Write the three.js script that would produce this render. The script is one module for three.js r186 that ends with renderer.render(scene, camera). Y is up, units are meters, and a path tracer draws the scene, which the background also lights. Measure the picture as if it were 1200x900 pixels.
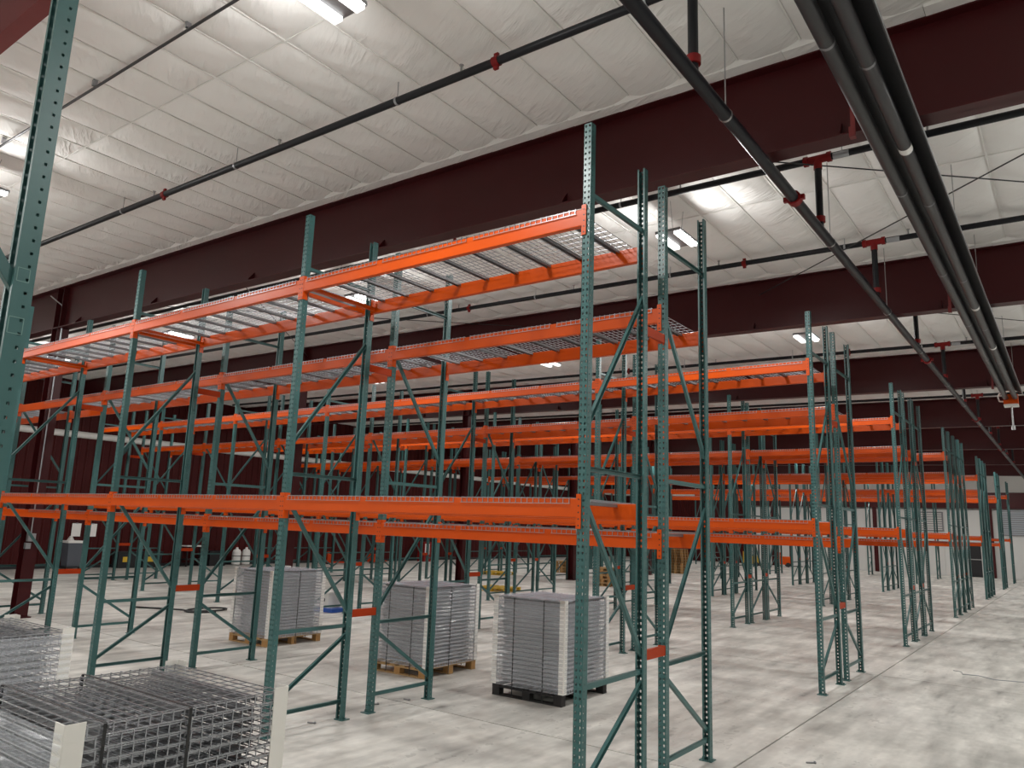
import * as THREE from 'three';
import { RectAreaLightUniformsLib } from 'three/addons/lights/RectAreaLightUniformsLib.js';

// ───────────────────────── camera, light, exposure ─────────────────────────
RectAreaLightUniformsLib.init();
const scene = new THREE.Scene();
scene.background = new THREE.Color(0x0b0c0d);
const camera = new THREE.PerspectiveCamera(53.77, 1200 / 900, 0.05, 200);
camera.position.set(0, 2.213, 0);
camera.rotation.set(0.1845, 0.6399, 0.0356, 'YXZ');
scene.add(camera);
const renderer = new THREE.WebGLRenderer({ antialias: true });
renderer.toneMapping = THREE.LinearToneMapping;
renderer.toneMappingExposure = 0.57;
renderer.shadowMap.enabled = true;
const LAMP = { down: 580, side: 370, glow: 4.5, color: [1.0, 0.988, 0.965] };

// ───────────────────────── helpers ─────────────────────────
let seed = 1234567;
const rnd = () => { seed = (seed * 1664525 + 1013904223) >>> 0; return seed / 4294967296; };
const rr = (a, b) => a + (b - a) * rnd();
const counts = {};
const numbered = (n) => { const c = counts[n] = (counts[n] ?? -1) + 1; return c ? n + '_' + String(c).padStart(3, '0') : n; };
const V = (x, y, z) => new THREE.Vector3(x, y, z);

const ORD = ['nearest', 'second', 'third', 'fourth', 'fifth', 'sixth', 'seventh', 'eighth', 'ninth', 'tenth', 'eleventh', 'twelfth', 'thirteenth', 'fourteenth', 'fifteenth', 'sixteenth', 'last'];
const ORDN = ['first', 'second', 'third', 'fourth', 'fifth', 'sixth', 'seventh', 'eighth', 'ninth', 'tenth', 'eleventh', 'twelfth'];
class MB { // collects solids, builds one geometry
  constructor() { this.p = []; this.n = []; this.u = []; }
  tri(a, b, c, n) {
    if (!n) n = V().subVectors(b, a).cross(V().subVectors(c, a)).normalize();
    for (const v of [a, b, c]) {
      this.p.push(v.x, v.y, v.z); this.n.push(n.x, n.y, n.z);
      const ax = Math.abs(n.x), ay = Math.abs(n.y), az = Math.abs(n.z);
      if (ay >= ax && ay >= az) this.u.push(v.x, v.z); else if (ax >= az) this.u.push(v.z, v.y); else this.u.push(v.x, v.y);
    }
  }
  quad(a, b, c, d, n) { this.tri(a, b, c, n); this.tri(a, c, d, n); return this; }
  hexa(c8) { // 8 corners: bottom 0-3 (ccw from above), top 4-7
    const [a, b, c, d, e, f, g, h] = c8;
    this.quad(e, f, g, h).quad(d, c, b, a).quad(a, b, f, e).quad(b, c, g, f).quad(c, d, h, g).quad(d, a, e, h); return this;
  }
  box(cx, cy, cz, sx, sy, sz) {
    const x = sx / 2, y = sy / 2, z = sz / 2, P = (i, j, k) => V(cx + i * x, cy + j * y, cz + k * z);
    return this.hexa([P(-1, -1, 1), P(1, -1, 1), P(1, -1, -1), P(-1, -1, -1), P(-1, 1, 1), P(1, 1, 1), P(1, 1, -1), P(-1, 1, -1)]);
  }
  frameOf(p, q, up = V(0, 1, 0)) {
    const d = V().subVectors(q, p).normalize(); let s = V().crossVectors(d, up);
    if (s.lengthSq() < 1e-6) s = V(1, 0, 0); s.normalize(); return [d, s, V().crossVectors(s, d).normalize()];
  }
  bar(p, q, w, h, caps = true, up) { // rectangular bar, w sideways, h upwards
    const [, s, u] = this.frameOf(p, q, up), c = (o, i, j) => o.clone().addScaledVector(s, i * w / 2).addScaledVector(u, j * h / 2);
    const A = [c(p, -1, -1), c(p, 1, -1), c(p, 1, 1), c(p, -1, 1)], B = [c(q, -1, -1), c(q, 1, -1), c(q, 1, 1), c(q, -1, 1)];
    for (let i = 0; i < 4; i++) { const j = (i + 1) % 4; this.quad(A[j], A[i], B[i], B[j]); }
    if (caps) { this.quad(A[0], A[1], A[2], A[3]); this.quad(B[3], B[2], B[1], B[0]); }
    return this;
  }
  tube(p, q, r, n = 10, caps = true, r2 = r) {
    const [d, s, u] = this.frameOf(p, q), pt = (o, a, R) => o.clone().addScaledVector(s, Math.cos(a) * R).addScaledVector(u, Math.sin(a) * R);
    for (let i = 0; i < n; i++) {
      const a = 2 * Math.PI * i / n, b = 2 * Math.PI * (i + 1) / n;
      const P = [pt(p, a, r), pt(p, b, r), pt(q, b, r2), pt(q, a, r2)];
      const N = [a, b, b, a].map((t) => V().addScaledVector(s, Math.cos(t)).addScaledVector(u, Math.sin(t)));
      for (const [i0, i1, i2] of [[0, 2, 1], [0, 3, 2]]) for (const k of [i0, i1, i2]) {
        this.p.push(P[k].x, P[k].y, P[k].z); this.n.push(N[k].x, N[k].y, N[k].z); this.u.push(i / n, P[k].y);
      }
      if (caps) { this.tri(p, P[0], P[1], d.clone().negate()); this.tri(q, P[2], P[3], d); }
    }
    return this;
  }
  path(pts, r, n = 6) { for (let i = 0; i < pts.length - 1; i++) this.tube(pts[i], pts[i + 1], r, n, i === 0 || i === pts.length - 2); return this; }
  prism(poly, z0, z1) { // convex-ish polygon in xy (ccw), extruded along z
    const sh = new THREE.Shape(poly.map(([x, y]) => new THREE.Vector2(x, y)));
    const tris = THREE.ShapeUtils.triangulateShape(sh.getPoints(), []), pts = sh.getPoints();
    for (const [a, b, c] of tris) {
      this.tri(V(pts[a].x, pts[a].y, z1), V(pts[b].x, pts[b].y, z1), V(pts[c].x, pts[c].y, z1), V(0, 0, 1));
      this.tri(V(pts[a].x, pts[a].y, z0), V(pts[c].x, pts[c].y, z0), V(pts[b].x, pts[b].y, z0), V(0, 0, -1));
    }
    for (let i = 0; i < pts.length; i++) { const a = pts[i], b = pts[(i + 1) % pts.length]; this.quad(V(a.x, a.y, z0), V(b.x, b.y, z0), V(b.x, b.y, z1), V(a.x, a.y, z1)); }
    return this;
  }
  turn(axis, ang, from = 0) { // rotate everything collected since index
    const m = new THREE.Matrix4().makeRotationAxis(axis, ang), v = V();
    for (let i = from; i < this.p.length; i += 3) {
      v.set(this.p[i], this.p[i + 1], this.p[i + 2]).applyMatrix4(m); [this.p[i], this.p[i + 1], this.p[i + 2]] = [v.x, v.y, v.z];
      v.set(this.n[i], this.n[i + 1], this.n[i + 2]).applyMatrix4(m); [this.n[i], this.n[i + 1], this.n[i + 2]] = [v.x, v.y, v.z];
    }
    return this;
  }
  geo() {
    const g = new THREE.BufferGeometry();
    g.setAttribute('position', new THREE.Float32BufferAttribute(this.p, 3));
    g.setAttribute('normal', new THREE.Float32BufferAttribute(this.n, 3));
    g.setAttribute('uv', new THREE.Float32BufferAttribute(this.u, 2));
    return g;
  }
}
function mesh(name, g, mat, parent) { const m = new THREE.Mesh(g instanceof MB ? g.geo() : g, mat); m.name = name; (parent ?? scene).add(m); return m; }
function thing(name, label, category, pos = [0, 0, 0], turn = 0, group) {
  const o = new THREE.Group(); o.name = numbered(name); o.position.set(...pos); o.rotation.y = turn; scene.add(o);
  o.userData = { label, category }; if (group) o.userData.group = group; return o;
}
function struct(name) { const o = new THREE.Group(); o.name = numbered(name); o.userData.kind = 'structure'; scene.add(o); return o; }
function copy(root, label, pos, turn = 0, group) {
  const o = root.clone(); o.name = numbered(root.userData.base); scene.add(o); o.position.set(...pos); o.rotation.set(0, turn, 0);
  o.userData = { label, category: root.userData.category }; if (group) o.userData.group = group; return o;
}
function proto(name, category) { const o = new THREE.Group(); o.name = name; o.userData = { base: name, category }; return o; }

// ───────────────────────── noise and materials ─────────────────────────
function tileNoise(N, cells, sx = 1, sy = 1) { // tileable value noise, N x N
  const cx = cells * sx, cy = cells * sy, g = new Float32Array(cx * cy); for (let i = 0; i < g.length; i++) g[i] = rnd();
  const out = new Float32Array(N * N), s = (t) => t * t * (3 - 2 * t);
  for (let y = 0; y < N; y++) { const fy = y / N * cy, y0 = Math.floor(fy), ty = s(fy - y0);
    for (let x = 0; x < N; x++) { const fx = x / N * cx, x0 = Math.floor(fx), tx = s(fx - x0);
      const a = g[y0 % cy * cx + x0 % cx], b = g[y0 % cy * cx + (x0 + 1) % cx], c = g[(y0 + 1) % cy * cx + x0 % cx], d = g[(y0 + 1) % cy * cx + (x0 + 1) % cx];
      out[y * N + x] = (a + (b - a) * tx) * (1 - ty) + (c + (d - c) * tx) * ty; } }
  return out;
}
function fbm(N, cells, oct, sx = 1, sy = 1, gain = 0.5) {
  const out = new Float32Array(N * N); let amp = 1, tot = 0;
  for (let o = 0; o < oct; o++) { const n = tileNoise(N, cells << o, sx, sy); for (let i = 0; i < out.length; i++) out[i] += n[i] * amp; tot += amp; amp *= gain; }
  for (let i = 0; i < out.length; i++) out[i] /= tot; return out;
}
function tex(N, f, srgb, rep = 1) {
  const d = new Uint8Array(N * N * 4);
  for (let i = 0; i < N * N; i++) { const c = f(i); for (let k = 0; k < 3; k++) d[i * 4 + k] = Math.max(0, Math.min(255, (Array.isArray(c) ? c[k] : c) * 255)); d[i * 4 + 3] = 255; }
  const t = new THREE.DataTexture(d, N, N); t.wrapS = t.wrapT = THREE.RepeatWrapping; t.magFilter = THREE.LinearFilter; t.minFilter = THREE.LinearMipmapLinearFilter; t.generateMipmaps = true;
  if (srgb) t.colorSpace = THREE.SRGBColorSpace; t.repeat.set(rep, rep); t.needsUpdate = true; return t;
}
const phy = (o) => new THREE.MeshPhysicalMaterial({ side: THREE.DoubleSide, specularIntensity: 0.4, ...o });
const std = (o) => new THREE.MeshStandardMaterial({ side: THREE.DoubleSide, ...o });
const lin = (r, g, b) => new THREE.Color().setRGB(r, g, b);
const nA = fbm(512, 4, 5), nB = fbm(512, 16, 4);
const wearTex = tex(512, (i) => { const v = 0.86 + 0.2 * (nA[i] - 0.5) + 0.16 * (nB[i] - 0.5); return v; }, false, 1.3);
const softTex = tex(512, (i) => 0.94 + 0.12 * (nA[i] - 0.5), false, 0.9);
const roughTex = tex(512, (i) => 0.55 + 0.6 * (nA[i] - 0.45), false, 1.7);
const M = {
  green: phy({ color: lin(0.05, 0.134, 0.13), roughness: 0.34, map: softTex, specularIntensity: 0.8 }),
  chalk: std({ color: lin(0.17, 0.28, 0.26), roughness: 0.9 }),
  orange: phy({ color: lin(0.63, 0.077, 0.001), roughness: 0.34, map: softTex, specularIntensity: 0.6 }),
  orangeDark: phy({ color: lin(0.4, 0.038, 0.003), roughness: 0.5 }),
  galv: std({ color: lin(0.4, 0.415, 0.44), roughness: 0.32, metalness: 0.8 }),
  galvDark: std({ color: lin(0.26, 0.262, 0.27), roughness: 0.45, metalness: 0.6 }),
  maroon: phy({ color: lin(0.055, 0.006, 0.0075), roughness: 0.38, map: softTex, specularIntensity: 0.55 }),
  redBeam: std({ color: lin(0.17, 0.018, 0.018), roughness: 0.5 }),
  maroonWall: phy({ color: lin(0.062, 0.008, 0.008), roughness: 0.55, map: wearTex, specularIntensity: 0.3 }),
  wall: std({ color: lin(0.62, 0.62, 0.6), roughness: 0.85 }),
  black: std({ color: lin(0.012, 0.013, 0.015), roughness: 0.45 }),
  pipe: phy({ color: lin(0.01, 0.011, 0.014), roughness: 0.38, specularIntensity: 0.5 }),
  tube: phy({ color: lin(0.03, 0.03, 0.032), roughness: 0.36, specularIntensity: 0.8 }),
  red: phy({ color: lin(0.2, 0.01, 0.01), roughness: 0.4 }),
  steel: std({ color: lin(0.4, 0.4, 0.4), roughness: 0.35, metalness: 0.8 }),
  cord: std({ color: lin(0.86, 0.85, 0.82), roughness: 0.6 }),
  white: std({ color: lin(0.78, 0.77, 0.74), roughness: 0.6 }),
  card: std({ color: lin(0.74, 0.72, 0.67), roughness: 0.8 }),
  strap: std({ color: lin(0.012, 0.012, 0.012), roughness: 0.5 }),
  wood: std({ color: lin(0.46, 0.29, 0.13), roughness: 0.85, map: wearTex }),
  woodEnd: std({ color: lin(0.4, 0.22, 0.08), roughness: 0.9 }),
  blackWood: std({ color: lin(0.014, 0.013, 0.013), roughness: 0.7 }),
  yellow: std({ color: lin(0.62, 0.4, 0.03), roughness: 0.6 }),
  blue: std({ color: lin(0.02, 0.09, 0.4), roughness: 0.5 }),
  grey: std({ color: lin(0.09, 0.1, 0.12), roughness: 0.6 }),
  glass: std({ color: lin(0.5, 0.56, 0.6), roughness: 0.25 }),
  lens: new THREE.MeshStandardMaterial({ color: 0xffffff, emissive: new THREE.Color().setRGB(...LAMP.color), emissiveIntensity: LAMP.glow }),
  wrap: new THREE.MeshPhysicalMaterial({ color: lin(0.86, 0.9, 0.96), roughness: 0.16, transparent: true, opacity: 0.24, side: THREE.DoubleSide }),
  wrapTop: new THREE.MeshPhysicalMaterial({ color: lin(0.72, 0.79, 0.88), roughness: 0.2, transparent: true, opacity: 0.4, side: THREE.DoubleSide }),
};

// ───────────────────────── room shell ─────────────────────────
const X0 = -31.5, X1 = 6, Z0 = 6, Z1 = -58;
const roofY = (x) => 6.86 - 0.0144 * x;
const GZ = [-7.08, -13.65, -21.15, -28.6, -35.9, -43.3, -50.7];
{ // floor: slabs with saw-cut joints between them
  const floor = struct('floor');
  mesh('subfloor', new MB().box((X0 + X1) / 2, -0.2, (Z0 + Z1) / 2, X1 - X0 + 1, 0.3, Z0 - Z1 + 1), std({ color: lin(0.06, 0.055, 0.05), roughness: 1 }), floor);
  const N = 1024, a = fbm(N, 4, 6), b = fbm(N, 8, 5, 4, 1), c = fbm(N, 64, 3), d = fbm(N, 3, 4, 1, 5);
  const map = tex(N, (i) => {
    let v = 0.755 + 0.16 * (a[i] - 0.5) + 0.3 * (b[i] - 0.5) + 0.1 * (c[i] - 0.5) + 0.14 * (d[i] - 0.5);
    if (c[i] > 0.72 && a[i] < 0.46) v -= 0.08; if (b[i] < 0.3) v -= (0.3 - b[i]) * 0.4;
    return [v, v * 0.992, v * 0.966];
  }, true, 1 / 5.3);
  const rough = tex(N, (i) => 0.52 + 0.5 * (a[i] - 0.5) + 0.2 * (c[i] - 0.5), false, 1 / 5.3);
  const conc = std({ map, roughnessMap: rough, roughness: 1, color: lin(1, 1, 1), bumpMap: map, bumpScale: 0.002, vertexColors: true });
  const xs = [X0, -25.4, -17.9, -10.4, -2.85, X1], zs = [Z0, 0.4, -7.3, -14.2, -21.2, -28.6, -36, -43.4, -50.8, Z1], gap = 0.02;
  const big = fbm(256, 5, 4);
  for (let i = 0; i < xs.length - 1; i++) for (let j = 0; j < zs.length - 1; j++) {
    const w = xs[i + 1] - xs[i] - gap, l = zs[j] - zs[j + 1] - gap, cx = (xs[i] + xs[i + 1]) / 2, cz = (zs[j] + zs[j + 1]) / 2;
    const g = new THREE.BoxGeometry(w, 0.05, l, 12, 1, 12); g.translate(cx, -0.025, cz);
    const p = g.attributes.position, col = [], uv = g.attributes.uv, tone = rr(0.94, 1.04);
    for (let k = 0; k < p.count; k++) {
      const u = (Math.floor((p.getX(k) + 40) / 50 * 256) & 255), v = (Math.floor((p.getZ(k) + 70) / 80 * 256) & 255), s = tone * (0.86 + 0.3 * big[v * 256 + u]);
      col.push(s, s * 0.995, s * 0.98); uv.setXY(k, p.getX(k), p.getZ(k) * 0.8);
    }
    g.setAttribute('color', new THREE.Float32BufferAttribute(col, 3));
    mesh('slab', g, conc, floor);
  }
}
{ // ceiling: roof deck plus quilted white insulation panels between seams
  const ceil = struct('ceiling');
  const dk = new MB().box((X0 + X1) / 2, 0, (Z0 + Z1) / 2, X1 - X0 + 1, 0.2, Z0 - Z1 + 1); dk.turn(V(0, 0, 1), -0.0144);
  mesh('roof_deck', dk, M.wall, ceil).position.set(0, 6.86 + 0.2, 0);
  const N = 1024, a = fbm(N, 4, 4, 1, 5, 0.5), c = fbm(N, 6, 3);
  const bump = tex(N, (i) => { const w = Math.pow(1 - Math.abs(2 * a[i] - 1), 1.6); return 0.2 + 0.6 * w * Math.max(0.16, Math.min(1, 2.6 * (c[i] - 0.36))); }, false, 1 / 2.0);
  bump.rotation = 0.5;
  const fab = std({ color: lin(0.9, 0.89, 0.865), roughness: 0.85, bumpMap: bump, bumpScale: 0.026 });
  const W = 0.612, variants = [];
  for (let v = 0; v < 6; v++) {
    const g = new THREE.PlaneGeometry(1, 1, 14, 30), p = g.attributes.position, uv = g.attributes.uv, du = rnd() * 3, dv = rnd() * 3, ph = rnd() * 6;
    for (let k = 0; k < p.count; k++) {
      const x = p.getX(k), y = p.getY(k), e = Math.pow(Math.max(0, 1 - 4 * x * x), 0.7) * Math.pow(Math.max(0, 1 - Math.pow(2 * Math.abs(y), 8)), 0.7);
      const h = e * (0.058 + 0.008 * Math.sin(y * 17 + ph) * Math.sin(x * 5 + ph) + 0.007 * Math.sin(y * 31 + x * 9 + ph * 2));
      p.setXYZ(k, x * W, -h, y); uv.setXY(k, x * W + du, y * 3.1 + dv);
    }
    g.computeVertexNormals(); variants.push(g);
  }
  const bounds = []; const gs = [Z0, ...[-0.95], ...GZ, Z1];
  for (let i = 0; i < gs.length - 1; i++) { const mid = i === 1 ? -4.09 : (gs[i] + gs[i + 1]) / 2 + 0.1; bounds.push([gs[i], mid], [mid, gs[i + 1]]); }
  const rest = variants.map(() => []);
  let n = 0;
  for (let x = X1 - 0.42; x > X0; x -= W) bounds.forEach(([z0, z1], bi) => {
    const cx = x - W / 2, cz = (z0 + z1) / 2, l = z0 - z1, v = Math.floor(rnd() * 6);
    const near = bi >= 2 && bi <= 7 && cx > -22 && cx < 1.5 && n < 296;
    const m = new THREE.Matrix4().compose(V(cx, roofY(cx), cz), new THREE.Quaternion().setFromEuler(new THREE.Euler(0, 0, -0.0144)), V(1, 1, l));
    if (near) { n++; const p = mesh('insulation_panel', variants[v], fab, ceil); p.applyMatrix4(m); } else rest[v].push(m);
  });
  rest.forEach((ms, v) => { const im = new THREE.InstancedMesh(variants[v], fab, ms.length); ms.forEach((m, i) => im.setMatrixAt(i, m)); im.name = 'insulation_panels'; im.userData.kind = 'stuff'; ceil.add(im); });
  // the cords that hold the quilt up, one per seam and across the middle of each bay
  for (let x = X1 - 0.42; x > X0; x -= W) { const g = new MB().box(0, 0, (Z0 + Z1) / 2, 0.018, 0.014, Z0 - Z1); mesh('seam_cord', g, M.cord, ceil).position.set(x, roofY(x) - 0.012, 0); }
  for (let i = 0; i < bounds.length; i += 2) { const z = bounds[i][1], c = new MB().bar(V(X0, roofY(X0) - 0.012, z), V(X1, roofY(X1) - 0.012, z), 0.014, 0.01); mesh('seam_cord', c, M.cord, ceil); }
  // insulation tucked along both sides of every girder
  for (const z of GZ) for (const s of [-1, 1]) {
    const b2 = new MB(); for (let x = X1; x > X0 + 0.5; x -= 0.612) { const t = new THREE.SphereGeometry(1, 8, 6); void t; b2.hexa([V(x - 0.606, roofY(x) - 0.055, z + s * 0.15 + 0.11), V(x, roofY(x) - 0.055, z + s * 0.15 + 0.11), V(x, roofY(x) - 0.055, z + s * 0.15 - 0.11), V(x - 0.606, roofY(x) - 0.055, z + s * 0.15 - 0.11), V(x - 0.61, roofY(x) + 0.02, z + s * 0.15 + 0.16), V(x, roofY(x) + 0.02, z + s * 0.15 + 0.16), V(x, roofY(x) + 0.02, z + s * 0.15 - 0.16), V(x - 0.61, roofY(x) + 0.02, z + s * 0.15 - 0.16)]); }
    mesh('tucked_edge', b2, fab, ceil);
  }
}
// ribbed metal wall panels: profile along u, thickness to +n
function ribPanel(w, h) {
  const b = new MB(), pr = []; const n = 3, p = w / n;
  for (let i = 0; i < n; i++) pr.push([i * p, 0], [i * p + p * 0.72, 0], [i * p + p * 0.78, 0.032], [i * p + p * 0.94, 0.032]);
  pr.push([w - 0.002, 0]);
  for (let i = 0; i < pr.length - 1; i++) { const [u0, d0] = pr[i], [u1, d1] = pr[i + 1]; b.quad(V(u0, 0, d0), V(u1, 0, d1), V(u1, h, d1), V(u0, h, d0)); b.quad(V(u1, 0, -0.02), V(u0, 0, -0.02), V(u0, h, -0.02), V(u1, h, -0.02)); }
  return b;
}
{ const wl = struct('wall_left');
  mesh('backing', new MB().box(X0 - 0.2, 3.7, (Z0 + Z1) / 2, 0.3, 7.8, Z0 - Z1 + 0.6), M.maroonWall, wl);
  const lower = ribPanel(0.92, 5.0).geo(), upper = ribPanel(0.92, 2.05).geo();
  for (let z = Z0; z > Z1 + 0.9; z -= 0.92) {
    const a = mesh('panel', lower, M.maroonWall, wl); a.position.set(X0, 0.02, z); a.rotation.y = Math.PI / 2;
    const b = mesh('panel', upper, M.maroonWall, wl); b.position.set(X0, 5.26, z); b.rotation.y = Math.PI / 2;
  }
  mesh('insulation_roll', new MB().tube(V(X0 + 0.02, 5.14, Z0), V(X0 + 0.02, 5.14, Z1), 0.13, 12), M.white, wl);
  mesh('kick_plate', new MB().box(X0 + 0.03, 0.06, (Z0 + Z1) / 2, 0.05, 0.12, Z0 - Z1), M.black, wl);
}
{ const wf = struct('wall_far');
  mesh('backing', new MB().box((X0 + X1) / 2, 3.7, Z1 - 0.2, X1 - X0 + 1, 7.8, 0.3), M.wall, wf);
  const g = ribPanel(0.92, 5.0).geo(), g2 = ribPanel(0.92, 2.05).geo();
  for (let x = X0; x < -20.6; x += 0.92) { mesh('panel', g, M.maroonWall, wf).position.set(x, 0.02, Z1); mesh('panel', g2, M.maroonWall, wf).position.set(x, 5.26, Z1); }
  mesh('insulation_roll', new MB().tube(V(X0, 5.14, Z1 + 0.05), V(-20.5, 5.14, Z1 + 0.05), 0.13, 12), M.white, wf);
  const pg = new MB().box(0, 2.12, 0, 1.19, 4.24, 0.06).geo();
  for (let x = -20.4 + 0.6; x < X1; x += 1.2) mesh('panel', pg, M.wall, wf).position.set(x, 0, Z1);
  mesh('wall_beam', new MB().box((-20.5 + X1) / 2, 4.85, Z1 + 0.15, X1 + 20.5, 1.02, 0.3), M.maroon, wf);
  for (const x of [-18.3, -11.3, -4.5]) mesh('wall_column', new MB().box(x, 2.17, Z1 + 0.17, 0.1, 4.34, 0.22).box(x, 2.17, Z1 + 0.28, 0.26, 4.34, 0.02), M.maroon, wf);
}
{ const wr = struct('wall_right'); mesh('backing', new MB().box(X1 + 0.2, 3.7, (Z0 + Z1) / 2, 0.3, 7.8, Z0 - Z1 + 0.6), M.wall, wr);
  const wb = struct('wall_back'); mesh('backing', new MB().box((X0 + X1) / 2, 3.7, Z0 + 0.2, X1 - X0 + 1, 7.8, 0.3), M.wall, wb); }
function louvre(name, x0, x1, y0, y1, n, mat) {
  const w = struct(name), cx = (x0 + x1) / 2, b = new MB();
  b.box(cx, y0, Z1 + 0.06, x1 - x0 + 0.1, 0.08, 0.1).box(cx, y1, Z1 + 0.06, x1 - x0 + 0.1, 0.08, 0.1).box(x0, (y0 + y1) / 2, Z1 + 0.06, 0.08, y1 - y0, 0.1).box(x1, (y0 + y1) / 2, Z1 + 0.06, 0.08, y1 - y0, 0.1);
  mesh('window_frame', b, M.galvDark, w);
  mesh('pane', new MB().box(cx, (y0 + y1) / 2, Z1 + 0.035, x1 - x0, y1 - y0, 0.01), mat, w);
  for (let i = 1; i < n; i++) mesh('slat', new MB().box(cx, y0 + (y1 - y0) * i / n, Z1 + 0.08, x1 - x0 - 0.06, 0.045, 0.06), M.galvDark, w);
}
louvre('window_1', -8.9, -7.2, 2.86, 4.05, 8, M.white);
louvre('window_2', -3.95, -1.8, 2.7, 4.3, 12, M.glass);
{ const d = struct('door_1'); mesh('opening', new MB().box(-5.5, 1.0, Z1 + 0.04, 0.75, 2.0, 0.03), M.black, d);
  mesh('door_frame', new MB().box(-5.9, 1.0, Z1 + 0.06, 0.08, 2.06, 0.09).box(-5.1, 1.0, Z1 + 0.06, 0.08, 2.06, 0.09).box(-5.5, 2.05, Z1 + 0.06, 0.88, 0.08, 0.09), M.wall, d);
  mesh('push_bar', new MB().box(-5.5, 1.1, Z1 + 0.1, 0.7, 0.06, 0.05), M.steel, d); }

// ───────────────────────── steel structure ─────────────────────────
const cntTop = (x) => roofY(x) - 0.06, cntBot = (x) => 5.86 - 0.0144 * x;
GZ.forEach((z, i) => {
  const t = thing('roof_girder', `deep maroon steel roof girder, ${i === 0 ? 'nearest wide one crossing' : ORDN[i] + ' back from the camera'} under the white ceiling`, 'girder', [0, 0, z], 0, 'maroon roof girders');
  const beam = (yf, y2, w) => new MB().hexa([V(X0, yf(X0), w), V(X1, yf(X1), w), V(X1, yf(X1), -w), V(X0, yf(X0), -w), V(X0, y2(X0), w), V(X1, y2(X1), w), V(X1, y2(X1), -w), V(X0, y2(X0), -w)]);
  mesh('web', beam(cntBot, cntTop, 0.006), M.maroon, t);
  mesh('bottom_flange', beam(cntBot, (x) => cntBot(x) + 0.016, 0.115), M.maroon, t);
  mesh('top_flange', beam((x) => cntTop(x) - 0.016, cntTop, 0.115), M.maroon, t);
  for (const x of [-17.55, -17.85]) for (const s of [-1, 1]) mesh('stiffener', new MB().box(x, (cntBot(x) + cntTop(x)) / 2, s * 0.06, 0.012, cntTop(x) - cntBot(x) - 0.03, 0.1), M.maroon, t);
  if (i < 3) mesh('pipe_bracket', new MB().box(-1.37, cntBot(-1.37) + 0.14, 0.135, 0.04, 0.42, 0.012).box(-1.37, cntBot(-1.37) - 0.07, 0.165, 0.05, 0.02, 0.07).box(-1.37, cntBot(-1.37) - 0.03, 0.2, 0.05, 0.09, 0.012), M.redBeam, t);
  if (i < 4) for (let x = -1.5; x > -30; x -= 3.06) { const y = cntBot(x) + 0.016; mesh('brace_clip', new MB().hexa([V(x, y, 0.11), V(x + 0.01, y, 0.11), V(x + 0.01, y, 0.006), V(x, y, 0.006), V(x, y + 0.03, 0.11), V(x + 0.01, y + 0.03, 0.11), V(x + 0.01, y + 0.16, 0.006), V(x, y + 0.16, 0.006)]), M.maroon, t); }
});
GZ.forEach((z, i) => {
  const c = thing('steel_column', `maroon steel column carrying the ${ORDN[i]} roof girder from the camera`, 'column', [-17.72, 0, z], 0, 'interior steel columns');
  const h = cntBot(-17.72);
  mesh('web', new MB().box(0, h / 2, 0, 0.26, h, 0.01), M.maroon, c);
  for (const s of [-1, 1]) mesh('flange', new MB().box(s * 0.13, h / 2, 0, 0.014, h, 0.24), M.maroon, c);
  mesh('base_plate', new MB().box(0, 0.012, 0, 0.4, 0.024, 0.34), M.maroon, c);
  if (i === 0) {
    mesh('conduit', new MB().path([V(0.16, 1.7, 0.05), V(0.16, 6.5, 0.05), V(0.13, 6.62, 0.1), V(0.0, 6.8, 0.3)], 0.014, 6), M.galv, c);
    mesh('outlet_box', new MB().box(0.19, 1.62, 0.05, 0.1, 0.16, 0.14).box(0.19, 1.45, 0.1, 0.09, 0.12, 0.1), M.galv, c);
  }
});
{ const t = thing('eave_beam', 'small maroon beam crossing the top left corner under the ceiling', 'beam', [0, 0, -1.93]);
  mesh('web', new MB().box(-14, 6.17, 0.04, 26, 0.5, 0.012), M.redBeam, t); mesh('flange', new MB().box(-14, 5.92, 0, 26, 0.016, 0.12), M.redBeam, t);
  const t2 = thing('grey_duct', 'grey ribbed duct above the small maroon beam in the top left corner', 'duct', [0, 0, -1.45]);
  const b = new MB(); for (let i = 0; i < 40; i++) b.tube(V(-14 + i * 0.25, 6.35, 0), V(-13.87 + i * 0.25, 6.35, 0), 0.15, 14, false).tube(V(-13.87 + i * 0.25, 6.35, 0), V(-13.75 + i * 0.25, 6.35, 0), 0.142, 14, false);
  mesh('duct_body', b, M.galvDark, t2);
  for (const x of [-13, -10, -7, -5]) mesh('hanger', new MB().tube(V(x, 6.49, 0), V(x, 6.95, 0), 0.006, 5), M.steel, t2); }
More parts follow.
